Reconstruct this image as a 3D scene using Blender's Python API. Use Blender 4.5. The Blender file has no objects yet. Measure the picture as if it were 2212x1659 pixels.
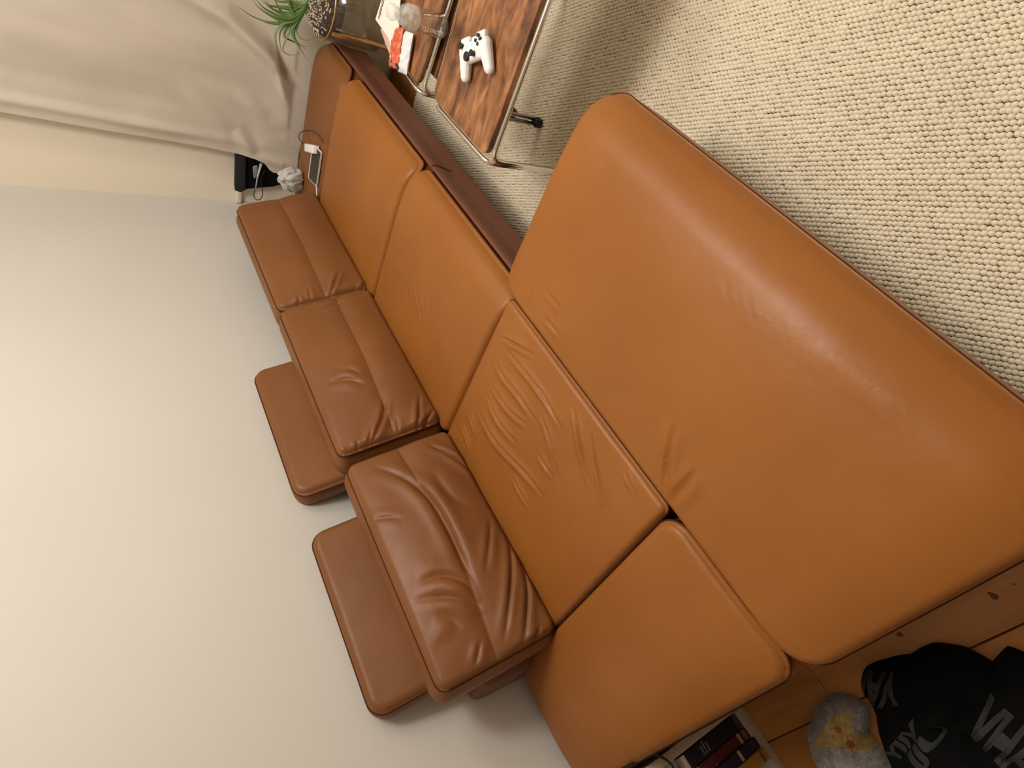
import bpy, bmesh, math, random
import numpy as np
from mathutils import Matrix, Vector

random.seed(7)
rng = np.random.default_rng(7)
SC = bpy.context.scene
COL = SC.collection

# ------------------------------------------------------------------ camera
CAMPOS = np.array([-0.25673742, -1.30589815, 1.33814285])
ROT = np.array([[-0.4775, -0.3632, -0.8001], [-0.7139, 0.6912, 0.1123], [0.5122, 0.6248, -0.5893]])
_u, _s, _v = np.linalg.svd(ROT); ROT = _u @ _v
FPX = 1231.155
cam = bpy.data.cameras.new('camera')
cam.sensor_fit = 'HORIZONTAL'; cam.sensor_width = 36.0
cam.lens = FPX / 2212 * 36.0
cam.clip_start = 0.02
camo = bpy.data.objects.new('camera', cam); COL.objects.link(camo)
camo.matrix_world = Matrix(((ROT[0][0], -ROT[1][0], -ROT[2][0], CAMPOS[0]),
                            (ROT[0][1], -ROT[1][1], -ROT[2][1], CAMPOS[1]),
                            (ROT[0][2], -ROT[1][2], -ROT[2][2], CAMPOS[2]),
                            (0, 0, 0, 1)))
SC.camera = camo

# ------------------------------------------------------------------ light and exposure
SC.view_settings.view_transform = 'Standard'
SC.view_settings.look = 'None'
SC.view_settings.gamma = 1.0
SC.view_settings.use_curve_mapping = False
SC.view_settings.exposure = 0.0
w = bpy.data.worlds.new('world'); SC.world = w; w.use_nodes = True
w.node_tree.nodes['Background'].inputs[0].default_value = (1.0, 0.92, 0.80, 1)
w.node_tree.nodes['Background'].inputs[1].default_value = 0.15

def bulb(name, loc, radius, power, color):
    l = bpy.data.lights.new(name, 'POINT'); l.shadow_soft_size = radius; l.energy = power; l.color = color
    o = bpy.data.objects.new(name, l); COL.objects.link(o); o.location = loc
    return o
bulb('ceiling_and_fill_light', (0.85, -1.32, 2.22), 0.20, 64, (1.0, 0.96, 0.91))
bulb('ceiling_and_fill_light', (1.60, -1.70, 2.10), 0.20, 30, (1.0, 0.96, 0.91))  # second lamp is an added fill that brightens the far end

# ------------------------------------------------------------------ helpers
def ray(u, v):
    return ROT.T @ np.array([(u - 1106) / FPX, (v - 829.5) / FPX, 1.0])
def at(u, v, ax, val):
    """point where the sight line through a photo pixel meets the plane x/y/z = val"""
    r = ray(u, v); return CAMPOS + r * ((val - CAMPOS[ax]) / r[ax])
def at_plane(u, v, P, n):
    r = ray(u, v); return CAMPOS + r * (np.dot(np.asarray(P) - CAMPOS, n) / np.dot(r, n))

def link(o, parent=None):
    COL.objects.link(o)
    if parent is not None: o.parent = parent
    return o
def mesh(name, verts, faces, m, parent=None, smooth=True):
    me = bpy.data.meshes.new(name)
    me.from_pydata([tuple(map(float, p)) for p in verts], [], [tuple(map(int, f)) for f in faces])
    if m is not None: me.materials.append(m)
    me.polygons.foreach_set('use_smooth', [smooth] * len(me.polygons))
    me.update()
    return link(bpy.data.objects.new(name, me), parent)
def bm_obj(name, bm, m, parent=None, smooth=False):
    me = bpy.data.meshes.new(name); bm.normal_update(); bm.to_mesh(me); bm.free()
    if m is not None: me.materials.append(m)
    me.polygons.foreach_set('use_smooth', [smooth] * len(me.polygons))
    return link(bpy.data.objects.new(name, me), parent)
def thing(name, label, cat, group=None, loc=(0, 0, 0)):
    o = bpy.data.objects.new(name, None); COL.objects.link(o); o.empty_display_size = 0.05
    o.location = loc
    return tag(o, label, cat, group)
def tag(o, label, cat, group=None):
    o['label'] = label; o['category'] = cat
    if group: o['group'] = group
    return o
def structure(o):
    o['kind'] = 'structure'; return o

def box(name, lo, hi, m, parent=None, bevel=0.0, seg=2, smooth=None):
    bm = bmesh.new(); bmesh.ops.create_cube(bm, size=1)
    for v in bm.verts:
        v.co = Vector([(lo[i] + hi[i]) / 2 + v.co[i] * (hi[i] - lo[i]) for i in range(3)])
    if bevel > 0:
        bmesh.ops.bevel(bm, geom=bm.edges[:], offset=bevel, segments=seg, affect='EDGES', profile=0.5)
    return bm_obj(name, bm, m, parent, smooth=(bevel > 0) if smooth is None else smooth)

def rounded_outline(x0, x1, y0, y1, r, n=6):
    pts = []
    for cx, cy, a0 in ((x1 - r, y1 - r, 0), (x0 + r, y1 - r, 90), (x0 + r, y0 + r, 180), (x1 - r, y0 + r, 270)):
        for k in range(n + 1):
            a = math.radians(a0 + 90 * k / n); pts.append((cx + r * math.cos(a), cy + r * math.sin(a)))
    return pts
def prism(name, outline, z0, z1, m, parent=None, bevel=0.0, seg=2):
    bm = bmesh.new()
    b = [bm.verts.new((p[0], p[1], z0)) for p in outline]; t = [bm.verts.new((p[0], p[1], z1)) for p in outline]
    bm.faces.new(t); bm.faces.new(b[::-1]); n = len(b)
    for i in range(n): bm.faces.new((b[i], b[(i + 1) % n], t[(i + 1) % n], t[i]))
    bmesh.ops.recalc_face_normals(bm, faces=bm.faces[:])
    if bevel:
        es = [e for e in bm.edges if abs(e.verts[0].co.z - e.verts[1].co.z) < 1e-7]
        bmesh.ops.bevel(bm, geom=es, offset=bevel, segments=seg, affect='EDGES', profile=0.5)
    o = bm_obj(name, bm, m, parent, smooth=False)
    return o

def resample(pts, step):
    pts = np.asarray(pts, float); d = np.r_[0, np.cumsum(np.linalg.norm(np.diff(pts, axis=0), axis=1))]
    n = max(2, int(d[-1] / step) + 1); s = np.linspace(0, d[-1], n)
    return np.stack([np.interp(s, d, pts[:, i]) for i in range(pts.shape[1])], 1)
def chaikin(pts, it=2, closed=False):
    p = np.asarray(pts, float)
    for _ in range(it):
        if closed:
            q = np.roll(p, -1, 0); p = np.stack([.75 * p + .25 * q, .25 * p + .75 * q], 1).reshape(-1, p.shape[1])
        else:
            a, b = p[:-1], p[1:]
            mid = np.stack([.75 * a + .25 * b, .25 * a + .75 * b], 1).reshape(-1, p.shape[1])
            p = np.vstack([p[:1], mid[1:-1], p[-1:]])
    return p
def fillet(pts, r, n=6):
    """round the corners of a polyline"""
    pts = [np.asarray(p, float) for p in pts]; out = [pts[0]]
    for a, b, c in zip(pts[:-2], pts[1:-1], pts[2:]):
        d1 = (a - b) / np.linalg.norm(a - b); d2 = (c - b) / np.linalg.norm(c - b)
        p0 = b + d1 * r; p1 = b + d2 * r
        for k in range(n + 1):
            t = k / n; out.append((1 - t) ** 2 * p0 + 2 * t * (1 - t) * b + t * t * p1)
    out.append(pts[-1]); return np.array(out)
def tube_data(path, rad, seg=8, closed=False, base=0):
    P = np.asarray(path, float); n = len(P)
    rad = np.full(n, rad) if np.isscalar(rad) else np.asarray(rad)
    if closed: T = np.roll(P, -1, 0) - np.roll(P, 1, 0)
    else: T = np.gradient(P, axis=0)
    T /= np.linalg.norm(T, axis=1)[:, None] + 1e-12
    up = np.array([0, 0, 1.0]) if abs(T[0][2]) < 0.9 else np.array([1.0, 0, 0])
    N = np.cross(T[0], up); N /= np.linalg.norm(N); V = []
    for i in range(n):
        N = N - T[i] * np.dot(N, T[i]); N /= np.linalg.norm(N); B = np.cross(T[i], N)
        for k in range(seg):
            a = 2 * math.pi * k / seg; V.append(P[i] + rad[i] * (math.cos(a) * N + math.sin(a) * B))
    F = []; m = n if closed else n - 1
    for i in range(m):
        j = (i + 1) % n
        for k in range(seg):
            l = (k + 1) % seg; F.append((base + i * seg + k, base + i * seg + l, base + j * seg + l, base + j * seg + k))
    if not closed:
        F.append(tuple(base + k for k in range(seg))[::-1]); F.append(tuple(base + (n - 1) * seg + k for k in range(seg)))
    return V, F
def tube(name, path, rad, m, parent=None, seg=8, closed=False):
    V, F = tube_data(path, rad, seg, closed); return mesh(name, V, F, m, parent)
def lathe(name, prof, center, m, parent=None, seg=40, closed=False):
    V = []; F = []; n = len(prof)
    for r, z in prof:
        for k in range(seg):
            a = 2 * math.pi * k / seg; V.append((center[0] + r * math.cos(a), center[1] + r * math.sin(a), center[2] + z))
    for i in range(n if closed else n - 1):
        j = (i + 1) % n
        for k in range(seg):
            l = (k + 1) % seg; F.append((i * seg + k, i * seg + l, j * seg + l, j * seg + k))
    if not closed:
        F.append(tuple(range(seg))[::-1]); F.append(tuple((n - 1) * seg + k for k in range(seg)))
    return mesh(name, V, F, m, parent)

def vnoise(x, y, seed=0):
    """smooth 2d value noise in -1..1"""
    x = np.asarray(x, float); y = np.asarray(y, float)
    xi = np.floor(x).astype(int); yi = np.floor(y).astype(int); fx = x - xi; fy = y - yi
    fx = fx * fx * (3 - 2 * fx); fy = fy * fy * (3 - 2 * fy)
    def h(a, b):
        n = (a * 374761393 + b * 668265263 + seed * 974711) & 0x7fffffff
        n = ((n ^ (n >> 13)) * 1274126177) & 0x7fffffff
        return ((n ^ (n >> 16)) & 0xffff) / 32767.5 - 1
    return (h(xi, yi) * (1 - fx) + h(xi + 1, yi) * fx) * (1 - fy) + (h(xi, yi + 1) * (1 - fx) + h(xi + 1, yi + 1) * fx) * fy

def seg_dist(px, py, poly):
    """distance to a polyline and the 0..1 position along it"""
    poly = np.asarray(poly, float); L = np.linalg.norm(np.diff(poly, axis=0), axis=1); tot = L.sum(); acc = 0
    best = np.full(px.shape, 1e9); s = np.zeros(px.shape)
    for a, b, l in zip(poly[:-1], poly[1:], L):
        d = b - a; t = np.clip(((px - a[0]) * d[0] + (py - a[1]) * d[1]) / (l * l + 1e-12), 0, 1)
        dd = np.hypot(px - a[0] - t * d[0], py - a[1] - t * d[1]); msk = dd < best
        best = np.where(msk, dd, best); s = np.where(msk, (acc + t * l) / tot, s); acc += l
    return best, s

# ------------------------------------------------------------------ materials
def mat(name, color, rough=0.5, metal=0.0, var=None, bump=None, spec=0.5, coat=0.0, trans=0.0, ior=1.45):
    """var = (scale, second colour, stretch xyz, detail, lo, hi); bump = (scale, strength, distance)"""
    m = bpy.data.materials.new(name); m.use_nodes = True; nt = m.node_tree; b = nt.nodes['Principled BSDF']
    b.inputs['Base Color'].default_value = (*color, 1); b.inputs['Roughness'].default_value = rough
    b.inputs['Metallic'].default_value = metal; b.inputs['Specular IOR Level'].default_value = spec
    b.inputs['Coat Weight'].default_value = coat; b.inputs['Transmission Weight'].default_value = trans
    b.inputs['IOR'].default_value = ior
    tc = nt.nodes.new('ShaderNodeTexCoord')
    if var:
        sc, c2, st, det, lo, hi = var
        mp = nt.nodes.new('ShaderNodeMapping'); mp.inputs['Scale'].default_value = st
        nt.links.new(tc.outputs['Object'], mp.inputs['Vector'])
        n = nt.nodes.new('ShaderNodeTexNoise'); n.inputs['Scale'].default_value = sc; n.inputs['Detail'].default_value = det
        nt.links.new(mp.outputs['Vector'], n.inputs['Vector'])
        r = nt.nodes.new('ShaderNodeValToRGB'); r.color_ramp.elements[0].position = lo; r.color_ramp.elements[1].position = hi
        r.color_ramp.elements[0].color = (*color, 1); r.color_ramp.elements[1].color = (*c2, 1)
        nt.links.new(n.outputs['Fac'], r.inputs['Fac']); nt.links.new(r.outputs['Color'], b.inputs['Base Color'])
    if bump:
        sc, stg, dist = bump
        n = nt.nodes.new('ShaderNodeTexNoise'); n.inputs['Scale'].default_value = sc; n.inputs['Detail'].default_value = 4
        nt.links.new(tc.outputs['Object'], n.inputs['Vector'])
        bp = nt.nodes.new('ShaderNodeBump'); bp.inputs['Strength'].default_value = stg; bp.inputs['Distance'].default_value = dist
        nt.links.new(n.outputs['Fac'], bp.inputs['Height']); nt.links.new(bp.outputs['Normal'], b.inputs['Normal'])
    return m

def leather(name, c1, c2, rough):
    m = mat(name, c1, rough, var=(3.0, c2, (1, 1, 1), 5, 0.35, 0.68), spec=0.34)
    nt = m.node_tree; b = nt.nodes['Principled BSDF']; tc = [n for n in nt.nodes if n.type == 'TEX_COORD'][0]
    vo = nt.nodes.new('ShaderNodeTexVoronoi'); vo.inputs['Scale'].default_value = 420
    no = nt.nodes.new('ShaderNodeTexNoise'); no.inputs['Scale'].default_value = 28; no.inputs['Detail'].default_value = 5
    nt.links.new(tc.outputs['Object'], vo.inputs['Vector']); nt.links.new(tc.outputs['Object'], no.inputs['Vector'])
    b1 = nt.nodes.new('ShaderNodeBump'); b1.inputs['Strength'].default_value = 0.12; b1.inputs['Distance'].default_value = 0.0008
    b2 = nt.nodes.new('ShaderNodeBump'); b2.inputs['Strength'].default_value = 0.16; b2.inputs['Distance'].default_value = 0.004
    nt.links.new(vo.outputs['Distance'], b1.inputs['Height']); nt.links.new(no.outputs['Fac'], b2.inputs['Height'])
    nt.links.new(b2.outputs['Normal'], b1.inputs['Normal']); nt.links.new(b1.outputs['Normal'], b.inputs['Normal'])
    mr = nt.nodes.new('ShaderNodeMapRange'); mr.inputs['To Min'].default_value = rough - 0.06; mr.inputs['To Max'].default_value = rough + 0.08
    nt.links.new(no.outputs['Fac'], mr.inputs['Value']); nt.links.new(mr.outputs['Result'], b.inputs['Roughness'])
    return m
def wood(name, c1, c2, c3, stretch, scale, rough, dist=.9, dark=.6):
    m = bpy.data.materials.new(name); m.use_nodes = True; nt = m.node_tree; b = nt.nodes['Principled BSDF']
    b.inputs['Roughness'].default_value = rough
    tc = nt.nodes.new('ShaderNodeTexCoord'); mp = nt.nodes.new('ShaderNodeMapping'); mp.inputs['Scale'].default_value = stretch
    oi = nt.nodes.new('ShaderNodeObjectInfo'); va = nt.nodes.new('ShaderNodeVectorMath'); va.operation = 'ADD'
    cx = nt.nodes.new('ShaderNodeCombineXYZ'); mu = nt.nodes.new('ShaderNodeMath'); mu.operation = 'MULTIPLY'; mu.inputs[1].default_value = 37.0
    nt.links.new(oi.outputs['Random'], mu.inputs[0]); nt.links.new(mu.outputs[0], cx.inputs[0]); nt.links.new(mu.outputs[0], cx.inputs[1])
    nt.links.new(tc.outputs['Object'], va.inputs[0]); nt.links.new(cx.outputs[0], va.inputs[1])
    nt.links.new(va.outputs[0], mp.inputs['Vector'])
    n = nt.nodes.new('ShaderNodeTexNoise'); n.inputs['Scale'].default_value = scale; n.inputs['Detail'].default_value = 8; n.inputs['Distortion'].default_value = dist
    nt.links.new(mp.outputs['Vector'], n.inputs['Vector'])
    r = nt.nodes.new('ShaderNodeValToRGB'); e = r.color_ramp.elements
    e[0].position = 0.33; e[0].color = (*c1, 1); e[1].position = 0.68; e[1].color = (*c3, 1); k = e.new(0.5); k.color = (*c2, 1)
    nt.links.new(n.outputs['Fac'], r.inputs['Fac'])
    n2 = nt.nodes.new('ShaderNodeTexNoise'); n2.inputs['Scale'].default_value = scale * (0.35 if dist < 1 else 3.2); n2.inputs['Detail'].default_value = 4
    nt.links.new(va.outputs[0], n2.inputs['Vector'])
    r2 = nt.nodes.new('ShaderNodeValToRGB'); r2.color_ramp.elements[0].position = .3; r2.color_ramp.elements[1].position = .75
    r2.color_ramp.elements[0].color = (dark + .02, dark - .02, dark - .05, 1); r2.color_ramp.elements[1].color = (1.15, 1.12, 1.05, 1)
    nt.links.new(n2.outputs['Fac'], r2.inputs['Fac'])
    mx = nt.nodes.new('ShaderNodeMix'); mx.data_type = 'RGBA'; mx.blend_type = 'MULTIPLY'; mx.inputs['Factor'].default_value = 1
    nt.links.new(r.outputs['Color'], mx.inputs['A']); nt.links.new(r2.outputs['Color'], mx.inputs['B'])
    nt.links.new(mx.outputs['Result'], b.inputs['Base Color'])
    bp = nt.nodes.new('ShaderNodeBump'); bp.inputs['Strength'].default_value = .1; bp.inputs['Distance'].default_value = .002
    nt.links.new(n.outputs['Fac'], bp.inputs['Height']); nt.links.new(bp.outputs['Normal'], b.inputs['Normal'])
    return m
def attr_mat(name, rough):
    m = mat(name, (1, 1, 1), rough); nt = m.node_tree
    a = nt.nodes.new('ShaderNodeVertexColor'); a.layer_name = 'Col'
    nt.links.new(a.outputs['Color'], nt.nodes['Principled BSDF'].inputs['Base Color']); return m
def set_cols(o, cols):
    ca = o.data.color_attributes.new('Col', 'FLOAT_COLOR', 'POINT')
    ca.data.foreach_set('color', np.c_[np.asarray(cols, float), np.ones(len(cols))].ravel())

M = {}
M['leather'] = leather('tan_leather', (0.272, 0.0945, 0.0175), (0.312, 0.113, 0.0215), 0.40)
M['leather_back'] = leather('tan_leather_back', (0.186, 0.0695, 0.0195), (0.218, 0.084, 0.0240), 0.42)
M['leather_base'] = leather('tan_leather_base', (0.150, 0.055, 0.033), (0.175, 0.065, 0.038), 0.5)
M['piping'] = mat('leather_piping', (0.075, 0.024, 0.008), 0.7, spec=.15)
M['wall'] = mat('wall_paint', (0.645, 0.615, 0.555), 0.9, var=(1.5, (0.675, 0.645, 0.585), (1, 1, 1), 3, .3, .7), bump=(160, .06, .002), spec=.2)
M['wall_cream'] = mat('wall_paint_cream', (0.86, 0.78, 0.63), 0.9, bump=(160, .06, .002), spec=.2)
M['ceiling'] = mat('ceiling_paint', (0.78, 0.75, 0.70), 0.9, spec=.2)
M['trim'] = mat('trim_gloss_white', (0.82, 0.78, 0.70), 0.4)
M['curtain'] = mat('curtain_cloth', (0.56, 0.492, 0.405), 0.95, var=(6, (0.61, 0.54, 0.445), (1, 1, 1), 6, .3, .7), bump=(300, .15, .002), spec=.1)
M['plank'] = wood('floor_pine', (0.38, 0.145, 0.034), (0.49, 0.205, 0.052), (0.57, 0.265, 0.076), (9, .9, 9), 2.2, 0.42)
M['table_wood'] = wood('rosewood_veneer', (0.12, 0.045, 0.018), (0.29, 0.122, 0.048), (0.44, 0.210, 0.090), (6, 1.7, 6), 3.6, 0.36, 1.8, .45)
M['rug_shade_base'] = mat('rug_backing', (0.10, 0.075, 0.042), 0.95, spec=.1)  # backing coloured dark to stand for the shade between the loops
M['rug'] = mat('rug_wool', (0.76, 0.67, 0.51), 0.95, var=(9, (0.82, 0.73, 0.56), (1, 1, 1), 4, .3, .7), bump=(500, .3, .002), spec=.1)
M['chrome'] = mat('chrome', (0.78, 0.76, 0.72), 0.14, 1.0)
M['rubber'] = mat('black_rubber', (0.012, 0.011, 0.010), 0.6)
M['black'] = mat('black_fabric', (0.0045, 0.0045, 0.0045), 0.9, bump=(400, .2, .002), spec=.15)
M['black_plastic'] = mat('black_plastic', (0.012, 0.012, 0.013), 0.35)
M['white_plastic'] = mat('white_plastic', (0.82, 0.80, 0.78), 0.35)
def thin_glass(name, tint):
    m = bpy.data.materials.new(name); m.use_nodes = True; nt = m.node_tree; nt.nodes.clear()
    out = nt.nodes.new('ShaderNodeOutputMaterial'); tr = nt.nodes.new('ShaderNodeBsdfTransparent'); tr.inputs[0].default_value = (*tint, 1)
    gl = nt.nodes.new('ShaderNodeBsdfGlossy'); gl.inputs['Roughness'].default_value = .03
    lw = nt.nodes.new('ShaderNodeLayerWeight'); lw.inputs[0].default_value = .5; pw = nt.nodes.new('ShaderNodeMath'); pw.operation = 'POWER'; pw.inputs[1].default_value = 3.5
    nt.links.new(lw.outputs['Facing'], pw.inputs[0]); fr = nt.nodes.new('ShaderNodeMath'); fr.operation = 'MULTIPLY_ADD'; fr.inputs[1].default_value = .6; fr.inputs[2].default_value = .035; nt.links.new(pw.outputs[0], fr.inputs[0]); mx = nt.nodes.new('ShaderNodeMixShader')
    nt.links.new(fr.outputs[0], mx.inputs[0]); nt.links.new(tr.outputs[0], mx.inputs[1]); nt.links.new(gl.outputs[0], mx.inputs[2])
    nt.links.new(mx.outputs[0], out.inputs['Surface']); return m
M['glass'] = thin_glass('clear_glass', (.97, .97, .95))
def frosted(name):
    m = bpy.data.materials.new(name); m.use_nodes = True; nt = m.node_tree; b = nt.nodes['Principled BSDF']; out = nt.nodes['Material Output']
    b.inputs['Base Color'].default_value = (.80, .78, .72, 1); b.inputs['Roughness'].default_value = .25
    tr = nt.nodes.new('ShaderNodeBsdfTransparent'); mx = nt.nodes.new('ShaderNodeMixShader'); tc = nt.nodes.new('ShaderNodeTexCoord')
    n = nt.nodes.new('ShaderNodeTexNoise'); n.inputs['Scale'].default_value = 55; nt.links.new(tc.outputs['Object'], n.inputs['Vector'])
    mr = nt.nodes.new('ShaderNodeMapRange'); mr.inputs['From Min'].default_value = .35; mr.inputs['From Max'].default_value = .65; mr.inputs['To Min'].default_value = .12; mr.inputs['To Max'].default_value = .50
    nt.links.new(n.outputs['Fac'], mr.inputs['Value']); nt.links.new(mr.outputs['Result'], mx.inputs[0])
    nt.links.new(tr.outputs[0], mx.inputs[1]); nt.links.new(b.outputs[0], mx.inputs[2]); nt.links.new(mx.outputs[0], out.inputs['Surface']); return m
M['frost'] = frosted('frosted_glass')
M['brass'] = mat('brass', (0.75, 0.52, 0.24), 0.25, 1.0)

# ------------------------------------------------------------------ room
WY, WX = 0.365, 2.55
X0, Y0, H = -2.4, -3.6, 2.5
def slab(name, lo, hi, m): return structure(box(name, lo, hi, m))
floor = slab('floor', (X0, Y0, -.10), (WX, WY, -.021), mat('subfloor', (0.03, .014, .006), .9))
slab('wall_back', (X0 - .1, WY, -.1), (WX + .1, WY + .12, H), M['wall'])
slab('wall_far', (WX, Y0 - .1, -.1), (WX + .12, WY, H), M['wall_cream'])
slab('wall_near', (X0 - .12, Y0 - .1, -.1), (X0, WY, H), M['wall'])
slab('wall_front', (X0, Y0 - .12, -.1), (WX, Y0, H), M['wall'])
slab('ceiling', (X0 - .1, Y0 - .1, H), (WX + .1, WY + .1, H + .1), M['ceiling'])
structure(box('trim_1', (WX - .026, .03, .632), (WX - .002, WY - .004, .656), M['trim'], None, .004))
# floor boards run toward the wall, one object each
pw = 0.14
xs = np.arange(-0.487 - pw * 13, WX, pw)
for i, xa in enumerate(xs):
    a = max(xa, X0) + .0012; b = min(xa + pw, WX) - .0012
    if b - a < .02: continue
    joint = -.205 if abs(xa + .487) < 1e-6 else random.uniform(-2.6, -.2)
    for ya, yb in ((Y0, joint), (joint, WY)):
        box('plank', (a, ya + .0008, -.02), (b, yb - .0008, 0.0), M['plank'], floor, .0015, 1, smooth=False)
# two dark knots in the board beside the ottoman
mk = mat('pine_knot', (0.17, 0.058, 0.014), .5, var=(160, (0.07, .022, .006), (1, 1, 1), 4, .4, .6))
for (u, v, ra, rb, rot) in ((1944, 1371, .0072, .0050, 1.1), (2146, 1287, .0088, .0058, .3), (2190, 1262, .0026, .0018, .5)):
    p = at(u, v, 2, 0); ol = []
    for k in range(18):
        a = 2 * math.pi * k / 18; e = 1 + .14 * math.sin(3 * a + ra * 900) + .08 * math.sin(5 * a); x, y = ra * e * math.cos(a), rb * e * math.sin(a)
        ol.append((p[0] + x * math.cos(rot) - y * math.sin(rot), p[1] + x * math.sin(rot) + y * math.cos(rot)))
    prism('knot', chaikin(ol, 2, True), .00005, .00025, mk, floor)

# ------------------------------------------------------------------ leather pads
def pad(name, m, parent, origin, ux, uv, un, U, V, T, rc, re, bulge=0.0, rolls=(), wr=(), N=(110, 90),
        sideb=.006, base_n=0.0, piping=.0020, noise=0.0, extra=None, inset=.0, pip_mat=None):
    origin = np.asarray(origin, float); ux, uv, un = map(lambda q: np.asarray(q, float), (ux, uv, un))
    def gr(n):
        t = np.linspace(-1, 1, n); return .55 * t + .45 * np.sin(math.pi / 2 * t)
    A, B = np.meshgrid(gr(N[0]), gr(N[1]), indexing='ij')
    m_ = np.maximum(np.maximum(abs(A), abs(B)), 1e-9)
    sq = np.stack([A / m_ * U / 2, B / m_ * V / 2], -1); c = np.array([U / 2 - rc, V / 2 - rc])
    q = abs(sq) - c; both = (q > 0).all(-1); ln = np.linalg.norm(q, axis=-1) + 1e-12
    pr = np.where(both[..., None], np.sign(sq) * (c + q * (rc / ln)[..., None]), sq)
    P = np.stack([A * U / 2, B * V / 2], -1) + (m_ ** 6)[..., None] * (pr - sq)
    q = abs(P) - c
    d = -(np.linalg.norm(np.maximum(q, 0), axis=-1) + np.minimum(q.max(-1), 0) - rc); d = np.maximum(d, 0)
    h = T - re * (1 - np.sqrt(np.maximum(0, 1 - (1 - np.minimum(d / re, 1)) ** 2)))
    u = P[..., 0] + U / 2; v = P[..., 1] + V / 2
    for side, r, drop in rolls:
        ds = {'u0': u, 'u1': U - u, 'v0': v, 'v1': V - v}[side]
        t = 1 - np.minimum(ds / r, 1); h = h - drop * t * t
    h = h + bulge * (1 - (2 * u / U - 1) ** 2) ** .7 * (1 - (2 * v / V - 1) ** 2) ** .7 if bulge else h
    mask = np.clip(d / .012, 0, 1)
    if noise: h = h + noise * mask * (vnoise(u * 9, v * 9, 3) + .5 * vnoise(u * 21, v * 21, 5))
    top_c = origin + un * (T + bulge * .6)
    for poly, depth, wd in wr:
        loc = []
        for (pu, pv) in poly:
            X = at_plane(pu, pv, top_c, un) - origin; loc.append((np.dot(X, ux), np.dot(X, uv)))
        loc = chaikin(loc, 2)
        dd, s = seg_dist(u, v, loc); dd = np.abs(dd + .0009 * vnoise(u * 34, v * 34, 8)); tp = np.clip(np.sin(math.pi * np.clip(s, .0, 1)), 0, 1)
        h = h + mask * tp * depth * (-np.exp(-(dd / (.62 * wd)) ** 2) + .75 * np.exp(-((dd - 1.9 * wd) / (1.7 * wd)) ** 2))
    if extra is not None: h = h + extra(u, v) * mask
    nu, nv = N
    W = origin + u[..., None] * ux + v[..., None] * uv + h[..., None] * un
    verts = list(W.reshape(-1, 3)); idx = np.arange(nu * nv).reshape(nu, nv); F = []
    for i in range(nu - 1):
        for j in range(nv - 1): F.append((idx[i, j], idx[i + 1, j], idx[i + 1, j + 1], idx[i, j + 1]))
    loop = [(i, 0) for i in range(nu)] + [(nu - 1, j) for j in range(1, nv)] + [(i, nv - 1) for i in range(nu - 2, -1, -1)] + [(0, j) for j in range(nv - 2, 0, -1)]
    li = np.array([idx[a] for a in loop]); hb = np.array([h[a] for a in loop]); pb = np.array([P[a] for a in loop])
    qn = np.sign(pb) * np.maximum(abs(pb) - c + 1e-6, 0)
    qn = np.where((abs(qn) < 2e-6).all(1)[:, None], pb, qn); qn /= np.linalg.norm(qn, axis=1)[:, None]
    prev = li; K = 7
    for k in range(1, K + 1):
        t = k / K; off = sideb * math.sin(math.pi * min(1, t * 1.0)) - inset * t
        if k == 1: off -= .004
        ring = []
        for a in range(len(loop)):
            n_ = hb[a] * (1 - t) + base_n * t; p = pb[a] + qn[a] * off
            ring.append(origin + (p[0] + U / 2) * ux + (p[1] + V / 2) * uv + n_ * un)
        s0 = len(verts); verts += ring; cur = np.arange(s0, s0 + len(ring)); L = len(ring)
        for a in range(L): F.append((prev[a], cur[a], cur[(a + 1) % L], prev[(a + 1) % L])[::-1])
        prev = cur
    F.append(tuple(prev)[::-1])
    o = mesh(name, verts, F, m, parent)
    if piping:
        ring = np.array([origin + (pb[a][0] + qn[a][0] * .0015 + U / 2) * ux + (pb[a][1] + qn[a][1] * .0015 + V / 2) * uv + (hb[a] - .0012) * un for a in range(len(loop))])
        ring = ring[::2]; tube('piping', ring, piping, pip_mat or M['piping'], o, 6, True)
    return o

EX, EY, EZ = (1, 0, 0), (0, 1, 0), (0, 0, 1)
Z3 = lambda L: [(960 + x / 2.765, 550 + y / 2.765) for x, y in L]
ZA = lambda L: [(480 + x / 2.37, 400 + y / 2.37) for x, y in L]
ZB = lambda L: [(640 + x / 2.13, 880 + y / 2.13) for x, y in L]

sofa = thing('sectional_sofa', 'long tan leather sofa with three back cushions and raised headrests along the white wall', 'sofa')
# seats
w_seat3 = [(Z3(L), dp * 2.3, wd * .95) for L, dp, wd in (
    ([(360, 560), (500, 720), (600, 850), (680, 1000), (720, 1060)], .0034, .0055),
    ([(300, 620), (340, 720), (420, 800), (500, 920), (560, 1010)], .0034, .0055),
    ([(280, 780), (340, 870), (420, 960), (500, 1020)], .0030, .005),
    ([(250, 830), (300, 950), (360, 1040), (440, 1130)], .0030, .005),
    ([(200, 920), (250, 1020), (300, 1110), (420, 1230), (520, 1340), (600, 1450)], .0036, .006),
    ([(330, 490), (430, 540), (530, 600)], .0028, .005),
    ([(750, 870), (790, 1000), (820, 1150), (860, 1330), (890, 1420)], .0032, .0052),
    ([(870, 1060), (900, 1200), (930, 1330), (970, 1530)], .0030, .005),
    ([(570, 930), (620, 1050), (650, 1150), (680, 1330)], .0028, .005),
    ([(1070, 1290), (1100, 1360), (1130, 1430)], .0020, .004),
    ([(560, 1180), (610, 1260), (660, 1330)], .0022, .0045),
    ([(400, 1310), (460, 1420), (520, 1520)], .0022, .0045),
    ([(90, 1000), (130, 1090), (160, 1180)], .0022, .004),
    ([(150, 930), (165, 1010), (200, 1090)], .0020, .004),
    ([(1280, 1530), (1300, 1580), (1320, 1640)], .003, .005))]
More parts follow.
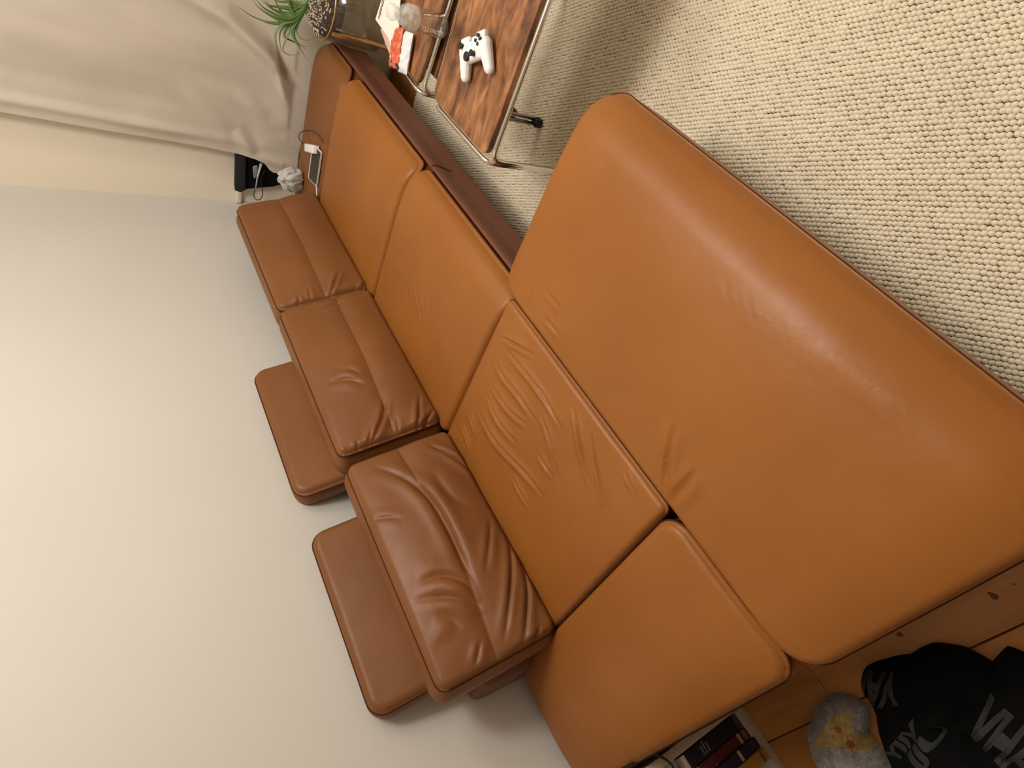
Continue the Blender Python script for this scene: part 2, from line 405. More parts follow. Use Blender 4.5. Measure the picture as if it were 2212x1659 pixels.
w_seat2 = [(ZA(L), dp * 2.6, wd) for L, dp, wd in (
    ([(960, 480), (985, 570), (1000, 650)], .0018, .005), ([(1000, 520), (1020, 620), (1030, 720)], .0018, .005),
    ([(1030, 540), (1045, 620), (1050, 700)], .0015, .005), ([(890, 400), (905, 440), (920, 470)], .0012, .005),
    ([(860, 320), (830, 440), (800, 500)], .0014, .009))]
ss = dict(N=(120, 96), noise=.0009, sideb=.001)
pad('seat_cushion', M['leather'], sofa, (1.364, -.520, .225), EX, EY, EZ, .676, .575, .214, .030, .022, .012, rolls=(('v0', .20, .018), ('v0', .08, .030)), **ss)
pad('seat_cushion', M['leather'], sofa, (.684, -.520, .225), EX, EY, EZ, .676, .575, .214, .030, .022, .012, rolls=(('v0', .20, .018), ('v0', .08, .030)), wr=w_seat2, **ss)
pad('seat_cushion', M['leather'], sofa, (.003, -.520, .225), EX, EY, EZ, .677, .575, .212, .016, .015, .008, wr=w_seat3, N=(210, 180), noise=.0009, sideb=.001)
pad('end_pad', M['leather'], sofa, (-.348, -.520, .225), EX, EY, EZ, .346, .845, .212, .055, .018, .008, rolls=(('u0', .14, .022), ('v1', .12, .012)), N=(80, 130), noise=.0009, sideb=.003)
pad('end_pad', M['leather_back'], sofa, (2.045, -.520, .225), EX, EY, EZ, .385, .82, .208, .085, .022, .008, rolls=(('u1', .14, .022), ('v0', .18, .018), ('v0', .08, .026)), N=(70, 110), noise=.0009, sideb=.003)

# back cushions, leaning against the back frame
LN = np.hypot(1, .3); BU = np.array([0, .3, 1]) / LN; BN = np.array([0, -1, .3]) / LN
TB = .135; REB = .020
def back_origin(x0): return np.array([x0, .03, .44]) - BN * (TB - REB) - BU * .004
def mid_seam(vs, us):
    def f(u, v):
        vv = np.interp(u, us, vs); d = abs(v - vv)
        return -.0042 * np.exp(-(d / .0032) ** 2) - .006 * np.exp(-(d / .022) ** 2) + .004 * np.exp(-((v - vv + .07) / .045) ** 2)
    return f
w_b1 = [(ZA(L), dp * 1.35, wd) for L, dp, wd in (
    ([(605, 440), (575, 500), (545, 560)], .006, .006), ([(735, 470), (710, 520), (680, 555)], .006, .006),
    ([(690, 500), (650, 540), (620, 570)], .004, .005), ([(385, 550), (392, 585), (400, 612)], .004, .005),
    ([(400, 570), (370, 600), (335, 630)], .004, .005), ([(440, 520), (450, 560), (455, 590)], .003, .005))]
w_b2 = [(ZA(L), dp * 1.35, wd) for L, dp, wd in (
    ([(740, 1350), (790, 1260), (830, 1170), (832, 1080)], .007, .007), ([(985, 1300), (1008, 1200), (1012, 1060)], .006, .006),
    ([(1000, 1280), (1040, 1210), (1090, 1120)], .006, .006), ([(540, 1020), (600, 1005), (650, 1000), (740, 1030)], .005, .011),
    ([(590, 960), (660, 950), (720, 985)], .003, .010), ([(690, 1290), (692, 1330), (700, 1370)], .004, .005),
    ([(770, 1230), (750, 1300), (720, 1350)], .004, .005), ([(640, 1330), (620, 1370), (600, 1385)], .003, .005),
    ([(500, 640), (560, 600), (640, 590)], .003, .007), ([(890, 1180), (900, 1230), (905, 1280)], .003, .005))]
w_b3 = [(ZB(L), dp * 1.35, wd) for L, dp, wd in (
    ([(600, 165), (680, 195), (780, 255), (870, 330)], .008, .008), ([(340, 262), (480, 310), (600, 400), (690, 540), (770, 720), (850, 870)], .008, .012),
    ([(895, 500), (890, 620), (868, 770)], .004, .007), ([(975, 550), (995, 700), (985, 870), (955, 1090)], .006, .007),
    ([(1030, 660), (1068, 800), (1065, 960), (1045, 1110)], .006, .007), ([(560, 815), (660, 770), (760, 800), (830, 860)], .006, .013),
    ([(540, 885), (660, 870), (780, 890), (870, 920)], .005, .012), ([(330, 512), (400, 505), (490, 512)], .003, .008),
    ([(780, 1260), (760, 1320), (735, 1360)], .005, .006), ([(850, 1060), (838, 1130), (825, 1190)], .004, .006),
    ([(1130, 990), (1110, 1060), (1075, 1140)], .005, .006), ([(1215, 1000), (1205, 1040), (1185, 1075)], .005, .006),
    ([(620, 280), (700, 420), (820, 470)], .004, .022), ([(640, 940), (720, 970), (760, 1030)], .004, .02))]
bs = dict(noise=.0014, sideb=.016, N=(150, 90), pip_mat=M['piping'])
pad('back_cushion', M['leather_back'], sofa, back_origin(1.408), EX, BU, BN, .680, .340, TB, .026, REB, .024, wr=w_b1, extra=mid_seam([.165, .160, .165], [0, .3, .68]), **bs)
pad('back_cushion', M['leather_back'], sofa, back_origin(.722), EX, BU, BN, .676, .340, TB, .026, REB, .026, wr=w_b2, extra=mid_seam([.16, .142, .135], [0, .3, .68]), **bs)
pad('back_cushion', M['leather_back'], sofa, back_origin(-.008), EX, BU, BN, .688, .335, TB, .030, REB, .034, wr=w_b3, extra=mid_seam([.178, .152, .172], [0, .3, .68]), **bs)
# headrests rising behind cushions
def headrest(x0, U):
    o = np.array([x0, .205, .60]); th = .085
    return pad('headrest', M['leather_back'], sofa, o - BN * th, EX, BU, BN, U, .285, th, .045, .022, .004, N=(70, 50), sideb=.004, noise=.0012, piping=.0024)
headrest(.040, .545); headrest(.722, .560)
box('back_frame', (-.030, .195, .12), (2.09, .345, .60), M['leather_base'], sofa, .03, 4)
# base: two padded fascia panels and feet
def fascia(x0, x1):
    prof = [(-.512, .405), (-.520, .380), (-.508, .300), (-.482, .205), (-.462, .178), (-.440, .172), (.10, .172), (.10, .224), (-.44, .224), (-.44, .405)]
    n = len(prof); V = [(x0, y, z) for y, z in prof] + [(x1, y, z) for y, z in prof]
    F = [tuple(range(n)), tuple(range(n, 2 * n))[::-1]] + [(i, n + i, n + (i + 1) % n, (i + 1) % n) for i in range(n)]
    return V, F
for x0, x1 in ((-.335, 1.3450), (1.3451, 2.335)):
    # body of the base below the cushions, open under them
    prof = [(-.506, .222), (-.482, .200), (-.462, .178), (-.44, .172), (.19, .172), (.19, .222)]
    n = len(prof); V = [(x0, y, z) for y, z in prof] + [(x1, y, z) for y, z in prof]
    F = [tuple(range(n)), tuple(range(n, 2 * n))[::-1]] + [(i, n + i, n + (i + 1) % n, (i + 1) % n) for i in range(n)]
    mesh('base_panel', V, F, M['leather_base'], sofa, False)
pprof = [(-.0010, .358), (-.0030, .3615), (-.0065, .3625), (-.0100, .361), (-.0125, .356), (-.0130, .345), (.0140, .224), (-.0010, .224)]
path = [((.752 + (2.334 - .752) * k / 24, -.5225), (0, -1)) for k in range(25)]
path += [((2.334 + .088 * math.sin(a), -.4345 - .088 * math.cos(a)), (math.sin(a), -math.cos(a))) for a in np.linspace(.1, math.pi / 2, 12)]
path += [((2.422, -.38 + .1 * k), (1, 0)) for k in range(5)]
V = [(p[0] - o * n_[0], p[1] - o * n_[1], z) for p, n_ in path for o, z in pprof]; n = len(pprof); F = [tuple(range(n)), tuple(range(len(V) - n, len(V)))[::-1]]
for k in range(len(path) - 1):
    F += [(k * n + i, (k + 1) * n + i, (k + 1) * n + (i + 1) % n, k * n + (i + 1) % n) for i in range(n)]
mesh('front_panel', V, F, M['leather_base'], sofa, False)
tube('panel_seam', [(1.345, -.530, .3632), (1.345, -.5358, .357), (1.345, -.5366, .345), (1.345, -.5095, .224)], .0020, M['piping'], sofa, 6)
mfoot = mat('dark_wood_foot', (0.03, .018, .010), .5)
for x, y, z0 in ((-.27, -.30, .018), (-.27, .12, 0.0), (1.0, -.36, .018), (1.0, .12, 0.0), (2.30, -.345, 0.0), (2.25, .12, 0.0)):
    r_ = .022 if x > 2.28 else .03; box('foot', (x - r_, y - r_, z0), (x + r_, y + r_, .1715), mfoot, sofa, .004)

# ottoman pushed against the sofa front
ott = thing('ottoman', 'large tan leather ottoman pushed against the near half of the sofa front', 'ottoman')
w_ott = [(Z3(L), dp * 2.2, wd) for L, dp, wd in (
    ([(590, 370), (640, 430), (690, 495)], .0022, .005), ([(590, 200), (640, 260), (700, 330)], .0014, .006), ([(520, 200), (520, 260), (490, 330)], .0010, .008),
    ([(1300, 1460), (1330, 1280), (1360, 1120), (1410, 970)], .0032, .007), ([(1345, 1490), (1420, 1400), (1530, 1270)], .0030, .008))]
for k in range(16):
    x = 1560 + k * 24; y = 600 + k * 17
    w_ott.append(([(x, y), (x + 12, y + 40), (x + 30, y + 78)], .0010 + .0007 * random.random(), .0045))
pad('top_cushion', M['leather'], ott, (-.358, -1.062, .20), EX, EY, EZ, 1.102, .535, .236, .060, .018, .010, rolls=(('v0', .24, .022), ('v0', .10, .044), ('u0', .12, .024), ('u1', .12, .018)), wr=w_ott, N=(190, 110), noise=.0008, sideb=.001, base_n=.03, inset=.022, piping=.0012)
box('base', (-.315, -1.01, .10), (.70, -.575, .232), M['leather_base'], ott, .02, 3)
for x in (-.27, .64):
    for y in (-.95, -.62): box('foot', (x - .03, y - .03, .018 if x > -.26 else .018), (x + .03, y + .03, .0995), mfoot, ott, .004)

# ------------------------------------------------------------------ rug
rug = thing('rug', 'cream chunky loop wool rug on the wooden floor in front of the sofa', 'rug')
RX0, RX1, RY0, RY1 = -.33, 2.222, -2.6, -.20
prism('rug_backing', rounded_outline(RX0, RX1, RY0, RY1, .01, 3), .0005, .010, M['rug_shade_base'], rug)
def build_loops():
    ca, sa = math.cos(math.radians(30.4)), math.sin(math.radians(30.4)); pa, pb = .0103, .0098
    n = 420; I, J = np.meshgrid(np.arange(-n, n), np.arange(-n, n), indexing='ij')
    a = I * pa + (J % 2) * pa * .5; b = J * pb
    x = a * ca - b * sa + .9; y = a * sa + b * ca - 1.2
    m = (x > RX0 + .005) & (x < RX1 - .005) & (y > RY0 + .005) & (y < -.33) & ~((x > -.34) & (x < .66) & (y > -.93))
    m &= ~((y < -1.9) & (x < .3))
    x, y = x[m], y[m]; k = len(x)
    x = x + rng.normal(0, .00045, k); y = y + rng.normal(0, .00045, k)
    sz = rng.uniform(.93, 1.08, k); hz = .0058 * rng.uniform(.88, 1.12, k); th = math.radians(14) + rng.normal(0, .12, k)
    R1, R2 = .0066 * sz, .0055 * sz
    prof = [(1.0, .0), (.80, .62)]; S = 8; V = []
    for r, z in prof:
        for q in range(S):
            an = 2 * math.pi * q / S; lx = r * R1 * math.cos(an); ly = r * R2 * math.sin(an)
            V.append(np.stack([x + lx * np.cos(th) - ly * np.sin(th), y + lx * np.sin(th) + ly * np.cos(th), .0098 + hz * z], 1))
    V.append(np.stack([x, y, .0098 + hz], 1))
    V = np.stack(V, 1); nv = V.shape[1]
    fq = []
    for r in range(1):
        for q in range(S): fq.append((r * S + q, r * S + (q + 1) % S, (r + 1) * S + (q + 1) % S, (r + 1) * S + q))
    ft = [(S + q, S + (q + 1) % S, 2 * S) for q in range(S)]
    fq = np.array(fq); ft = np.array(ft); base = (np.arange(k) * nv)[:, None, None]
    loops = np.concatenate([(fq[None] + base).reshape(k, -1), (ft[None] + base).reshape(k, -1)], 1).ravel()
    cnt = np.tile(np.r_[np.full(len(fq), 4), np.full(len(ft), 3)], k); start = np.r_[0, np.cumsum(cnt)[:-1]]
    me = bpy.data.meshes.new('wool_loops'); me.vertices.add(k * nv); me.vertices.foreach_set('co', V.reshape(-1))
    me.loops.add(len(loops)); me.loops.foreach_set('vertex_index', loops.astype(np.int32))
    me.polygons.add(len(cnt)); me.polygons.foreach_set('loop_start', start.astype(np.int32)); me.polygons.foreach_set('loop_total', cnt.astype(np.int32))
    me.polygons.foreach_set('use_smooth', np.ones(len(cnt), bool)); me.materials.append(M['rug']); me.update(calc_edges=True); me.validate()
    o = link(bpy.data.objects.new('wool_loops', me), rug); o['kind'] = 'stuff'
build_loops()

# ------------------------------------------------------------------ curtain
def build_curtain():
    ns, nz = 330, 260; zt = 2.42
    S, T = np.meshgrid(np.linspace(0, 1, ns) ** 1.25, np.linspace(0, 1, nz) ** .75, indexing='ij')
    zb = np.where(S < .08, .405, .405 - .345 * np.clip((S - .08) / .16, 0, 1) ** 2 * (3 - 2 * np.clip((S - .08) / .16, 0, 1)))
    z = zb + (zt - zb) * (1 - T)
    # left edge drifts toward the corner as it comes down
    ye = np.interp(z, [.40, .515, .535, .555, .60, .68, .80, 1.1, 1.5, 2.42], [.142, .142, .130, .104, .086, .072, .058, .040, .012, -.06])
    y = ye + (-1.75 - ye) * S; d = ye - y
    x = 2.462 + .018 * vnoise(d * 3.2 + .4 * z, z * .7, 11) + .012 * vnoise(d * 7, z * 1.6, 12) + .004 * vnoise(d * 16, z * 5, 13)
    x -= .016 * np.exp(-((d - .055) / .022) ** 2) * np.clip((z - .55) / .4, 0, 1)   # turned hem beside the edge
    low = np.where(z > .43, np.exp(-((z - .43) / .16) ** 2), 1.0)                    # cloth pushed over the end of the sofa
    x -= .016 * low / (1 + np.exp((d - .52) / .05))
    fy = np.interp(z, [.40, .46, .55, .75, 1.0, 1.4], [.30, .36, .46, .56, .62, .70]); q = d - fy   # long fold to the sofa corner
    x -= .046 * np.exp(-(q / .036) ** 2) * np.exp(-((z - .62) / .36) ** 2) - .016 * np.exp(-((q - .08) / .045) ** 2) * np.exp(-((z - .6) / .3) ** 2)
    for (y0, z0, y1, z1, dp, wd) in ((-.20, .92, -.04, .70, .009, .030), (-.04, .70, .06, .60, .014, .022), (.06, .60, .115, .40, .010, .020), (-.22, .70, -.06, .52, .009, .026), (-.06, .52, .04, .30, .007, .020)):
        dd, st = seg_dist(y, z, [(y0, z0), (y1, z1)])
        x -= np.sin(math.pi * np.clip(st, 0, 1)) * (dp * np.exp(-(dd / wd) ** 2) - .5 * dp * np.exp(-((dd - 2 * wd) / wd) ** 2))
    x = np.where(z < .47, np.maximum(x, 2.452), np.maximum(x, 2.452 - .5 * (z - .47)))
    V = np.stack([np.clip(x, 2.36, 2.478 + np.clip((z - .7) * .2, 0, .037)), y, z], -1).reshape(-1, 3); F = []
    for i in range(ns - 1):
        for j in range(nz - 1):
            a = i * nz + j; F.append((a, a + 1, a + nz + 1, a + nz))
    o = mesh('curtain', V, F, M['curtain'])
    md = o.modifiers.new('thickness', 'SOLIDIFY'); md.thickness = .003; md.offset = 0
    tag(o, 'beige cloth curtain hanging behind the far end of the sofa', 'curtain')
build_curtain()

# ------------------------------------------------------------------ nesting tables
def leg_tubes(prefix_parent, x0, x1, y0, y1, z, r, cr):
    """two long and two short bent chrome frames, doubled at each leg"""
    def frame(p, q):
        p = np.array(p); q = np.array(q)
        return fillet([(p[0], p[1], .034), (p[0], p[1], z), (q[0], q[1], z), (q[0], q[1], .034)], cr)
    g = r * 1.05
    for y in (y0, y1):
        pass
    tube('chrome_frame', frame((x0, y0 + g), (x0, y1 - g)), r, M['chrome'], prefix_parent, 10)
    tube('chrome_frame', frame((x1, y0 + g), (x1, y1 - g)), r, M['chrome'], prefix_parent, 10)
    tube('chrome_frame', frame((x0 + 2 * g, y1 + g * .8), (x1 - 2 * g, y1 + g * .8)), r, M['chrome'], prefix_parent, 10)
    tube('chrome_frame', frame((x0 + 2 * g, y0 - g * .8), (x1 - 2 * g, y0 - g * .8)), r, M['chrome'], prefix_parent, 10)
    for x in (x0 + g, x1 - g):
        for y in (y0, y1):
            o = prism('foot_cap', rounded_outline(x - .017, x + .017, y - .013, y + .015, .008, 3), .0165, .040, M['rubber'], prefix_parent, .002)
t1 = thing('side_table', 'nearest rosewood topped chrome tube table with the white controller on it', 'table', 'chrome tube nesting tables')
TZ = .435
prism('tabletop', rounded_outline(.984, 1.329, -1.345, -.752, .026, 6), TZ - .016, TZ, M['table_wood'], t1, .002)
leg_tubes(t1, .968, 1.338, -1.360, -.742, TZ - .012, .0068, .035)
t2 = thing('side_table', 'second rosewood topped chrome tube table, carrying the glass bottle and packets', 'table', 'chrome tube nesting tables')
TZ2 = .400
prism('tabletop', rounded_outline(1.530, 1.870, -1.080, -.712, .025, 6), TZ2 - .014, TZ2, M['table_wood'], t2, .002)
leg_tubes(t2, 1.508, 1.885, -1.098, -.697, TZ2 - .010, .0066, .04)
_a = math.radians(-5.5); _p = Vector((1.508, -.697, 0)); t2.rotation_euler = (0, 0, _a); t2.location = _p - Matrix.Rotation(_a, 3, 'Z') @ _p + Vector((-.030, -.006, 0))
t3 = thing('side_table', 'lowest rosewood table, half hidden in shadow between the two chrome tables', 'table', 'chrome tube nesting tables')
prism('tabletop', rounded_outline(1.455, 1.815, -1.065, -.752, .02, 5), .335, .349, M['table_wood'], t3, .002)
leg_tubes(t3, 1.545, 1.800, -1.05, -.772, .327, .0058, .03)

# ------------------------------------------------------------------ controller on the near table
def remeshed(name, prims, m, parent, voxel, smooth_it, mw=None):
    bm = bmesh.new()
    for (kind, a, b, r0, r1, sq) in prims:
        a = Vector(a); b = Vector(b); n = 10
        for k in range(n + 1):
            t = k / n; c = a.lerp(b, t); r = r0 + (r1 - r0) * t
            mt = Matrix.Translation(c) @ Matrix.Diagonal((sq[0], sq[1], sq[2], 1))
            bmesh.ops.create_icosphere(bm, subdivisions=2, radius=r, matrix=mt)
    me = bpy.data.meshes.new('tmp'); bm.to_mesh(me); bm.free()
    o = bpy.data.objects.new('tmp', me); COL.objects.link(o)
    r = o.modifiers.new('r', 'REMESH'); r.mode = 'VOXEL'; r.voxel_size = voxel
    s = o.modifiers.new('s', 'SMOOTH'); s.iterations = smooth_it; s.factor = .5
    dg = bpy.context.evaluated_depsgraph_get(); me2 = bpy.data.meshes.new_from_object(o.evaluated_get(dg))
    bpy.data.objects.remove(o); bpy.data.meshes.remove(me); me2.name = name
    me2.materials.clear(); me2.materials.append(m)
    me2.polygons.foreach_set('use_smooth', [True] * len(me2.polygons))
    ob = bpy.data.objects.new(name, me2)
    if mw is not None: ob.matrix_local = mw
    return link(ob, parent)
pad_t = thing('game_controller', 'white wireless game controller lying on the nearest wooden table', 'controller', loc=tuple(at(995.5, 99, 2, TZ + .044) - .85 * np.array([-.043 * -.8387 + .020 * .5446, -.043 * -.5446 + .020 * -.8387, 0]) - np.array([0, 0, .043])))
pad_t.scale = (.85, .85, .85)
pad_t.rotation_euler = (0, 0, math.radians(-147))
one = (1, 1, 1)
remeshed('shell', [('c', (-.045, .010, .026), (.045, .010, .026), .022, .022, (1, 1.25, .95)),
                   ('c', (-.040, .024, .028), (.040, .024, .028), .017, .017, (1, 1, .95)),
                   ('c', (-.052, .008, .025), (-.065, -.054, .017), .0235, .0172, (1, 1.1, .95)),
                   ('c', (.052, .008, .025), (.065, -.054, .017), .0235, .0172, (1, 1.1, .95)),
                   ('c', (-.030, -.012, .026), (.030, -.012, .026), .017, .017, (1, 1, 1))], M['white_plastic'], pad_t, .0018, 6)
def stick(x, y):
    lathe('thumbstick', [(.0075, -.006), (.007, .004), (.0092, .006), (.0094, .009), (.0075, .0095), (.005, .008)], (x, y, .046), M['black_plastic'], pad_t, 18)
stick(-.043, .020); stick(.019, -.012)
lathe('directional_pad', [(.0135, -.004), (.0135, .0015), (.012, .003), (.004, .0022)], (-.020, -.012, .0455), M['black_plastic'], pad_t, 20)
bcol = mat('dark_button', (.035, .028, .026), .3)
for dx, dy in ((0, .0115), (.0115, 0), (0, -.0115), (-.0115, 0)):
    lathe('button', [(.0052, -.004), (.0052, .0016), (.0036, .0028)], (.043 + dx, .020 + dy, .0468), bcol, pad_t, 14)
lathe('guide_button', [(.0062, -.004), (.0062, .0012), (.0045, .0016)], (0, .030, .0458), mat('pale_blue_button', (.45, .58, .80), .3), pad_t, 18)
for dx in (-.012, .012):
    lathe('menu_button', [(.003, -.004), (.003, .001)], (dx, .014, .0468), M['white_plastic'], pad_t, 10)
for sx in (-1, 1):
    box('bumper', (sx * .042 - .022, .028, .022), (sx * .042 + .022, .0455, .0385), M['white_plastic'], pad_t, .004, 3)

# ------------------------------------------------------------------ things on the second table
def text_mesh(name, s, size, m, parent, fn, sub=2, bold=.012):
    cu = bpy.data.curves.new('t', 'FONT'); cu.body = s; cu.size = size; cu.resolution_u = 3; cu.offset = bold * size
    o = bpy.data.objects.new('t', cu); COL.objects.link(o)
    dg = bpy.context.evaluated_depsgraph_get(); me = bpy.data.meshes.new_from_object(o.evaluated_get(dg)); bpy.data.objects.remove(o)
    bm = bmesh.new(); bm.from_mesh(me); bpy.data.meshes.remove(me)
    bmesh.ops.triangulate(bm, faces=bm.faces[:])
    for _ in range(sub): bmesh.ops.subdivide_edges(bm, edges=bm.edges[:], cuts=1, use_grid_fill=True)
    for v in bm.verts: v.co = Vector(fn(v.co.x, v.co.y))
    return bm_obj(name, bm, m, parent, False)
def plate(name, px, z, th, m, parent=None):
    pts = [at(u, v, 2, z)[:2] for u, v in px]
    ar = sum(pts[i][0] * pts[(i + 1) % len(pts)][1] - pts[(i + 1) % len(pts)][0] * pts[i][1] for i in range(len(pts)))
    if ar < 0: pts = pts[::-1]
    return prism(name, pts, z, z + th, m, parent)
z2 = TZ2 + .001
bx, by = at(957, 58, 2, z2)[:2]
bot = thing('glass_bottle', 'clear glass bottle with round knob top standing on the second table', 'bottle')
lathe('bottle_body', [(.030, 0), (.0325, .004), (.0325, .088), (.0325, .090), (.0300, .090), (.0300, .006), (.027, .004), (.001, .004), (.001, 0)], (bx, by, z2), M['glass'], bot, 40, True)
lathe('bottle_shoulder', [(.0325, .0905), (.033, .10), (.032, .118), (.026, .133), (.017, .142), (.015, .147), (.0125, .147), (.0145, .140), (.023, .131), (.0295, .117), (.0305, .10), (.0300, .0905)], (bx, by, z2), M['frost'], bot, 40, True)
lathe('knob', [(.012, .1475), (.019, .151), (.0215, .160), (.0195, .169), (.012, .174), (.003, .1745)], (bx, by, z2), M['frost'], bot, 32)
def wrap(x, y):
    a = math.radians(152) + y / .0335   # toward the sofa and camera side
    return (bx + .0335 * math.cos(a), by + .0335 * math.sin(a), z2 + .008 + x)
def wrap2(x, y):
    a = math.radians(170) - y / .0335
    return (bx + .0335 * math.cos(a), by + .0335 * math.sin(a), z2 + .010 + x)
text_mesh('embossed_letters', 'GZRISTU', .017, mat('pale_emboss', (.85, .80, .70), .4), bot, wrap2, 1)

paper = mat('white_paper', (.80, .76, .68), .8); pink = mat('pink_paper', (.62, .40, .34), .8); cream = mat('cream_paper', (.78, .66, .52), .8)
env = thing('envelope', 'white printed envelope lying behind the glass bottle', 'envelope')
plate('sheet', [(812, 42), (847, 92), (862, 72), (866, -12), (829, -12)], TZ2 + .020, .002, paper, env)
e0 = at(819, 44, 2, TZ2 + .0225); e1 = at(831, -4, 2, TZ2 + .0225); ex = (e1 - e0); ex /= np.linalg.norm(ex); ey = np.array([-ex[1], ex[0], 0])
if np.dot(ey, at(810, 40, 2, .4) - at(820, 40, 2, .4)) < 0: ey = -ey
text_mesh('printed_name', 'HEINZ', .020, M['black_plastic'], env, lambda x, y: tuple(e0 + ex * (x + .2 * y) * 1.1 + ey * y), 0, .03)
note = thing('paper_note', 'pink and cream folded paper under the envelope edge', 'paper')
plate('sheet', [(822, 62), (848, 133), (857, 128), (866, 82)], TZ2 + .008, .0015, pink, note)
plate('panel', [(838, 84), (852, 108), (854, 122), (863, 92), (858, 76)], TZ2 + .0098, .0008, cream, note)
box('small_box', (1.590, -1.020, z2), (1.650, -.965, z2 + .02), paper)
tag(bpy.data.objects['small_box'], 'small white carton partly visible behind the glass bottle', 'box')
def pillow(name, px, z, h, cols, parent=None, seed=0, N=40):
    """crinkled packet: four photo corners, blown up in the middle"""
    c = [at(u, v, 2, z) for u, v in px]; V = []; F = []; C = []
    for sgn in (1, -1):
        for i in range(N):
            for j in range(N):
                a, b = i / (N - 1), j / (N - 1)
                p = (c[0] * (1 - a) + c[1] * a) * (1 - b) + (c[3] * (1 - a) + c[2] * a) * b
                e = (1 - (2 * a - 1) ** 4) * (1 - (2 * b - 1) ** 6) ** .8
                cr = float(vnoise(a * 7, b * 12, seed)) * .26 + float(vnoise(a * 15, b * 20, seed + 1)) * .16
                hh = h * .5 * e * (1 + cr) if sgn > 0 else -h * .5 * e * .9
                V.append((p[0], p[1], z + h * .5 + hh)); C.append(cols(a, b))
    n2 = N * N
    for i in range(N - 1):
        for j in range(N - 1):
            k = i * N + j; F.append((k, k + N, k + N + 1, k + 1)); F.append((n2 + k, n2 + k + 1, n2 + k + N + 1, n2 + k + N))
    for i in range(N - 1):
        for k0, k1 in ((i * N, (i + 1) * N), (i * N + N - 1, (i + 1) * N + N - 1), (i, i + 1), ((N - 1) * N + i, (N - 1) * N + i + 1)):
            F.append((k0, k1, n2 + k1, n2 + k0))
    o = mesh(name, V, F, attr_mat(name + '_print', .35), parent); set_cols(o, C)
    return o
def redcol(a, b):
    if b > .80: return (.05, .02, .018) if vnoise(a * 4, b * 9, 3) > .1 else (.60, .16, .09)
    if (a - .35) ** 2 * .35 + (b - .70) ** 2 < .0016: return (.8, .72, .6)
    if abs(a - .25) < .12 and b < .30: return (.75, .38, .28)
    return (.60, .11, .045)
o = pillow('snack_packet', [(863, 62), (881, 60), (868, 152), (848, 150)], TZ2 + .012, .026, redcol, None, 4)
tag(o, 'orange red crinkled snack packet beside the glass bottle', 'packet')
def whitecol(a, b):
    return (.72, .74, .76) if b < .85 else (.62, .66, .72)
o = pillow('snack_packet', [(883, 66), (901, 74), (886, 165), (866, 157)], TZ2 + .002, .024, whitecol, None, 9)
tag(o, 'white crinkled snack packet at the near edge of the second table', 'packet')

# ------------------------------------------------------------------ plant in a glass pot on a brass stand
pc = np.array([2.300, -.690])
pl = thing('potted_plant', 'spiky green spider plant in a glass pot with brass stand by curtain', 'plant')
PR, PZ0, PZ1 = .140, .215, .450
lathe('glass_pot', [(PR - .02, PZ0), (PR, PZ0 + .02), (PR, PZ1), (PR - .004, PZ1), (PR - .004, PZ0 + .022), (PR - .022, PZ0 + .004), (.001, PZ0 + .004), (.001, PZ0)], (*pc, 0), M['glass'], pl, 56, True)
an = np.linspace(0, 2 * math.pi, 64, endpoint=False)
tube('brass_rim', np.stack([pc[0] + (PR + .002) * np.cos(an), pc[1] + (PR + .002) * np.sin(an), np.full(64, PZ1 + .001)], 1), .0032, M['brass'], pl, 8, True)
tube('brass_ring', np.stack([pc[0] + (PR + .003) * np.cos(an), pc[1] + (PR + .003) * np.sin(an), np.full(64, .06)], 1), .0032, M['brass'], pl, 8, True)
for k in range(4):
    a = math.radians(149 + 90 * k); cx, cy = pc[0] + (PR + .010) * math.cos(a), pc[1] + (PR + .010) * math.sin(a)
    box('brass_leg', (cx - .007, cy - .007, .0175 if cx < 2.235 else 0.0), (cx + .007, cy + .007, PZ1 - .006), M['brass'], pl, .0015)
bark = mat('potting_bark', (.045, .030, .020), .9, var=(60, (.11, .08, .055), (1, 1, 1), 5, .4, .7), bump=(120, .8, .01))
lathe('potting_bark', [(PR * .70, PZ1 - .052), (PR - .012, PZ1 - .042), (PR - .012, PZ1 - .012), (PR * .84, PZ1 + .018), (PR * .55, PZ1 + .045), (PR * .25, PZ1 + .056), (.01, PZ1 + .058)], (*pc, 0), bark, pl, 36)
VV, FF = [], []
for k in range(420):
    r = PR * .88 * math.sqrt(random.random()); a = random.uniform(0, 2 * math.pi); x, y = pc[0] + r * math.cos(a), pc[1] + r * math.sin(a)
    z = PZ1 + float(np.interp(r / PR, [0, .25, .55, .84, .92], [.060, .058, .047, .020, .004])); t = random.uniform(0, 2 * math.pi); l = random.uniform(.006, .016); cv = random.uniform(-1.6, 1.6); P = []
    for q in range(5):
        P.append((x, y, z + .004 * math.sin(q * .9 + a))); x += l / 4 * math.cos(t) * 1.3; y += l / 4 * math.sin(t) * 1.3; t += cv * .5
    v, f = tube_data(P, .0019, 4, False, len(VV)); VV += v; FF += f
o = mesh('root_curls', VV, FF, mat('pale_roots', (.62, .53, .40), .8), pl); o['kind'] = 'stuff'
leafm = mat('leaf_green', (.075, .155, .035), .45, var=(14, (.17, .27, .075), (1, 1, 1), 4, .3, .7))
